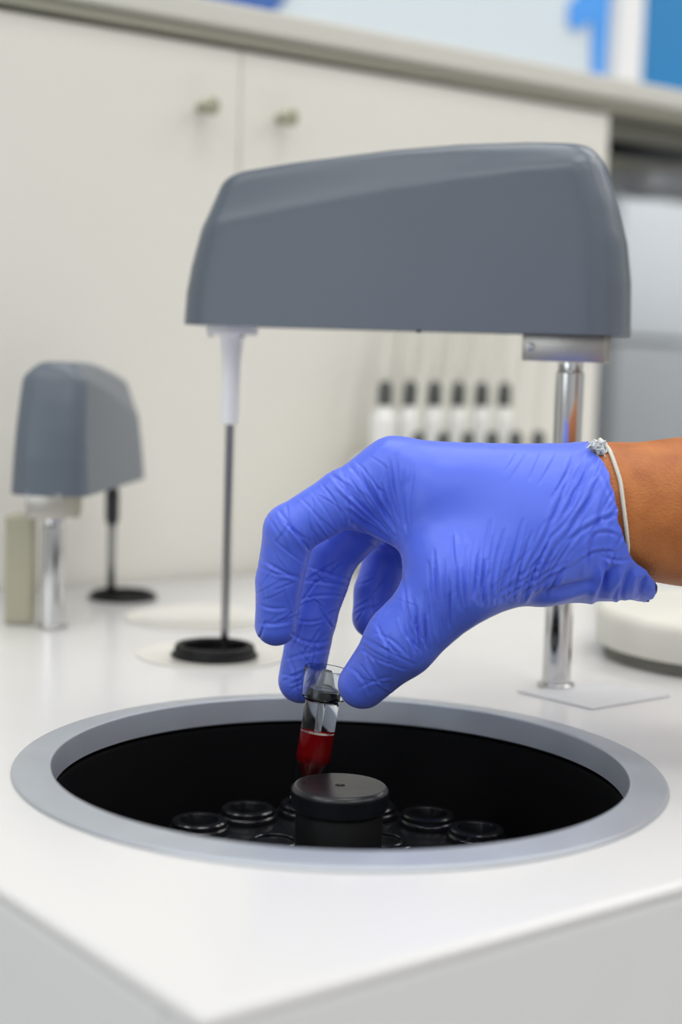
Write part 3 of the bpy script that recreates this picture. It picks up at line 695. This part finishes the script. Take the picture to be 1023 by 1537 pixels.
def skin_mat():
    m = mat('brown_skin', (150, 84, 48), .5, spec=.4, sss=.12, sssr=(.003,))
    nt = m.node_tree; b = nt.nodes['Principled BSDF']; tc = nt.nodes.new('ShaderNodeTexCoord')
    n0 = nt.nodes.new('ShaderNodeTexNoise'); n0.inputs['Scale'].default_value = 60; n0.inputs['Detail'].default_value = 6
    n1 = nt.nodes.new('ShaderNodeTexVoronoi'); n1.inputs['Scale'].default_value = 900
    n2 = nt.nodes.new('ShaderNodeTexNoise'); n2.inputs['Scale'].default_value = 700; n2.inputs['Detail'].default_value = 4
    for n in (n0, n1, n2): nt.links.new(tc.outputs['Object'], n.inputs['Vector'])
    cr = nt.nodes.new('ShaderNodeValToRGB'); cr.color_ramp.elements[0].position = .3; cr.color_ramp.elements[1].position = .72
    cr.color_ramp.elements[0].color = s2l((160, 92, 46)); cr.color_ramp.elements[1].color = s2l((194, 122, 66))
    nt.links.new(n0.outputs['Fac'], cr.inputs[0]); nt.links.new(cr.outputs[0], b.inputs['Base Color'])
    ad = nt.nodes.new('ShaderNodeMath'); ad.operation = 'ADD'; nt.links.new(n1.outputs['Distance'], ad.inputs[0]); nt.links.new(n2.outputs['Fac'], ad.inputs[1])
    bp = nt.nodes.new('ShaderNodeBump'); bp.inputs['Strength'].default_value = .35; bp.inputs['Distance'].default_value = .0006
    nt.links.new(ad.outputs[0], bp.inputs['Height']); nt.links.new(bp.outputs['Normal'], b.inputs['Normal'])
    return m
MG, MS = glove_mat(), skin_mat()
allb = np.array([p for q in (INDEX, MIDDLE, RING, LITTLE, THUMB, ARMJ) for p, r in q])
BV_, BF_ = surface_net(body_sdf, allb.min(0)-.055, allb.max(0)+.055, .0018)
BV_ = settle(body_sdf, BV_, 2)
person = np_mesh('person', BV_, BF_, MS, None)
tag(person, 'person reaching in from the right in a blue glove, holding a small tube', 'person')
glove = np_mesh('glove', GV, GF, MG, person); glove['label'] = 'blue nitrile glove with creases and a loose cuff'
sd = glove.modifiers.new('thickness', 'SOLIDIFY'); sd.thickness = .0005; sd.offset = -1

# cord bracelet at the cuff edge
def on_arm(px, th, out=.0006):
    c = P3(px, np.interp(px, [860, 940, 1030], [764, 766, 768]), .692); r = np.interp(px, [860, 940, 1030], [.0245, .0272, .0305])+out
    return c+r*(math.cos(th)*cUn-math.sin(th)*cFn)
BT = [(660, 900), (676, 901), (690, 912), (730, 926.5), (790, 935.5), (812, 938), (850, 936), (880, 934)]
cpts = []
for i in range(121):
    th = 2*PI*i/120; px = 920
    for _ in range(6):
        q = on_arm(px, th); ux, uy, _ = uvw(q[None]); px += np.interp(uy[0], [a for a, _ in BT], [b for _, b in BT])-ux[0]
    cpts.append(on_arm(px, th, .0011))
cpts = settle(body_sdf, np.array(cpts), 3); cpts = cpts+grad(body_sdf, cpts)*.0011
def strand(ph, rad=.0005, off=.00048, turns=70):
    out = []; n = 1100
    for i in range(n):
        t = i/n*120; k = int(t); f = t-k; p = cpts[k]*(1-f)+cpts[(k+1) % 121]*f
        tg = cpts[(k+1) % 121]-cpts[k]; tg = tg/np.linalg.norm(tg); a = np.cross(tg, [0.3, .2, .93]); a /= np.linalg.norm(a); b = np.cross(tg, a)
        w = 2*PI*turns*i/n+ph; out.append(p+off*(math.cos(w)*a+math.sin(w)*b))
    out.append(out[0]); return out
bmc = bmesh.new()
for ph in (0, 2*PI/3, 4*PI/3): tube(strand(ph), .00046, 6, bmc, False)
rb2 = np.random.RandomState(4)
kn = on_arm(905, math.radians(8), .0015)
brc = bm_obj('cord_bracelet', bmc, mat('white_cotton_cord', (214, 212, 204), .85), person); brc['label'] = 'thin white twisted cord round the wrist'
bmt = bmesh.new()
for i in range(110):
    s0 = P3(903+rb2.uniform(-6, 5), 681+rb2.uniform(-6, 5), .678+rb2.uniform(-.008, .006)); s1 = P3(884+rb2.uniform(-4, 22), 670+rb2.uniform(-7, 8), .678+rb2.uniform(-.010, .01))
    mm = (s0+s1)/2+rb2.uniform(-.0022, .0022, 3)+np.array([0, 0, .0012])
    tube([s0, (s0+mm)/2+rb2.uniform(-.0006, .0006, 3), mm, s1], [.0005, .00045, .0004, .0002], 5, bmt)
tf = bm_obj('tuft', bmt, mat('pale_blue_white_fluff', (206, 212, 216), .9), brc); tf['label'] = 'frayed pale tuft of cord ends'

# ------------------------------------------------------------------ sample tube between thumb and middle finger
top3 = P3(491.5, 1003, .700); bot3 = P3(468, 1150, .7035)
ax = Vector(bot3-top3).normalized()
tb = thing('sample_tube', 'small clear capped tube of dark red liquid held by the gloved fingers', 'sample tube', tuple(top3))
tb.rotation_mode = 'QUATERNION'; tb.rotation_quaternion = (-ax).to_track_quat('Z', 'Y')
clear = mat('clear_plastic', (244, 247, 250), .04, spec=.5, trans=1, ior=1.38)
blood = mat('dark_red_liquid', (152, 14, 18), .08, spec=.5, trans=.15, ior=1.34)
bm_obj('cap', lathe([(.0101, 0), (.0103, -.0004), (.0101, -.0128), (.0097, -.0133), (.0078, -.0134), (.0078, -.0128), (.0094, -.0125), (.0094, -.0002), (.0098, 0)], 64, closed=True), clear, tb)['label'] = 'clear collar shaped cap'
bm_obj('funnel', lathe([(.0018, -.0012), (.0022, -.001), (.0046, -.0078), (.0066, -.0088), (.0062, -.0094), (.0040, -.0086), (.0015, -.0016)], 40, closed=True), mat('milky_clear_plastic', (228, 231, 230), .12, trans=.85, ior=1.35), tb)['label'] = 'milky inner cone of the cap'
bm_obj('stopper', lathe([(.0030, -.0096), (.0072, -.0096), (.0076, -.0100), (.0076, -.0140), (.0072, -.0146), (.0030, -.0146)], 56, closed=True), MT['black'], tb)['label'] = 'black ring stopper'
RO = .0077
bm_obj('tube_wall', lathe([(RO-.0008, -.0150), (RO, -.0150), (RO, -.0415), (RO, -.060), (RO-.0008, -.060), (RO-.0008, -.0425), (.0022, -.0535), (0, -.0545), (0, -.0536), (.0018, -.0526), (RO-.0009, -.0400)], 64, closed=False), clear, tb)
bm_obj('liquid', lathe([(0, -.0296), (RO-.0014, -.0296), (RO-.0010, -.0291), (RO-.0010, -.0398), (.0019, -.0522), (0, -.0532)], 64), blood, tb)['label'] = 'dark red liquid narrowing to a point'
bm_obj('inner_stem', lathe([(0, -.0148), (.0013, -.0148), (.0011, -.0285), (0, -.0288)], 20), mat('clear_stem', (235, 238, 240), .1, trans=.8, ior=1.3), tb)
lab = 'white bottle with a charcoal cap and thin hose in the raised back row'
b0 = bottle_parts(lab, bu, bv_, .094, 'bottles in the raised back row of the rack')
for k in range(1, 6): dup(b0, uv(bu+.0263*k, bv_, .094), lab)
lab2 = 'white bottle with a charcoal cap in the lower front row of the rack'
b1 = bottle_parts(lab2, bu-.002, bv_-.045, .0555, 'bottles in the lower front row of the rack')
for k in range(1, 6): dup(b1, uv(bu-.002+.0263*k, bv_-.045, .0555), lab2)
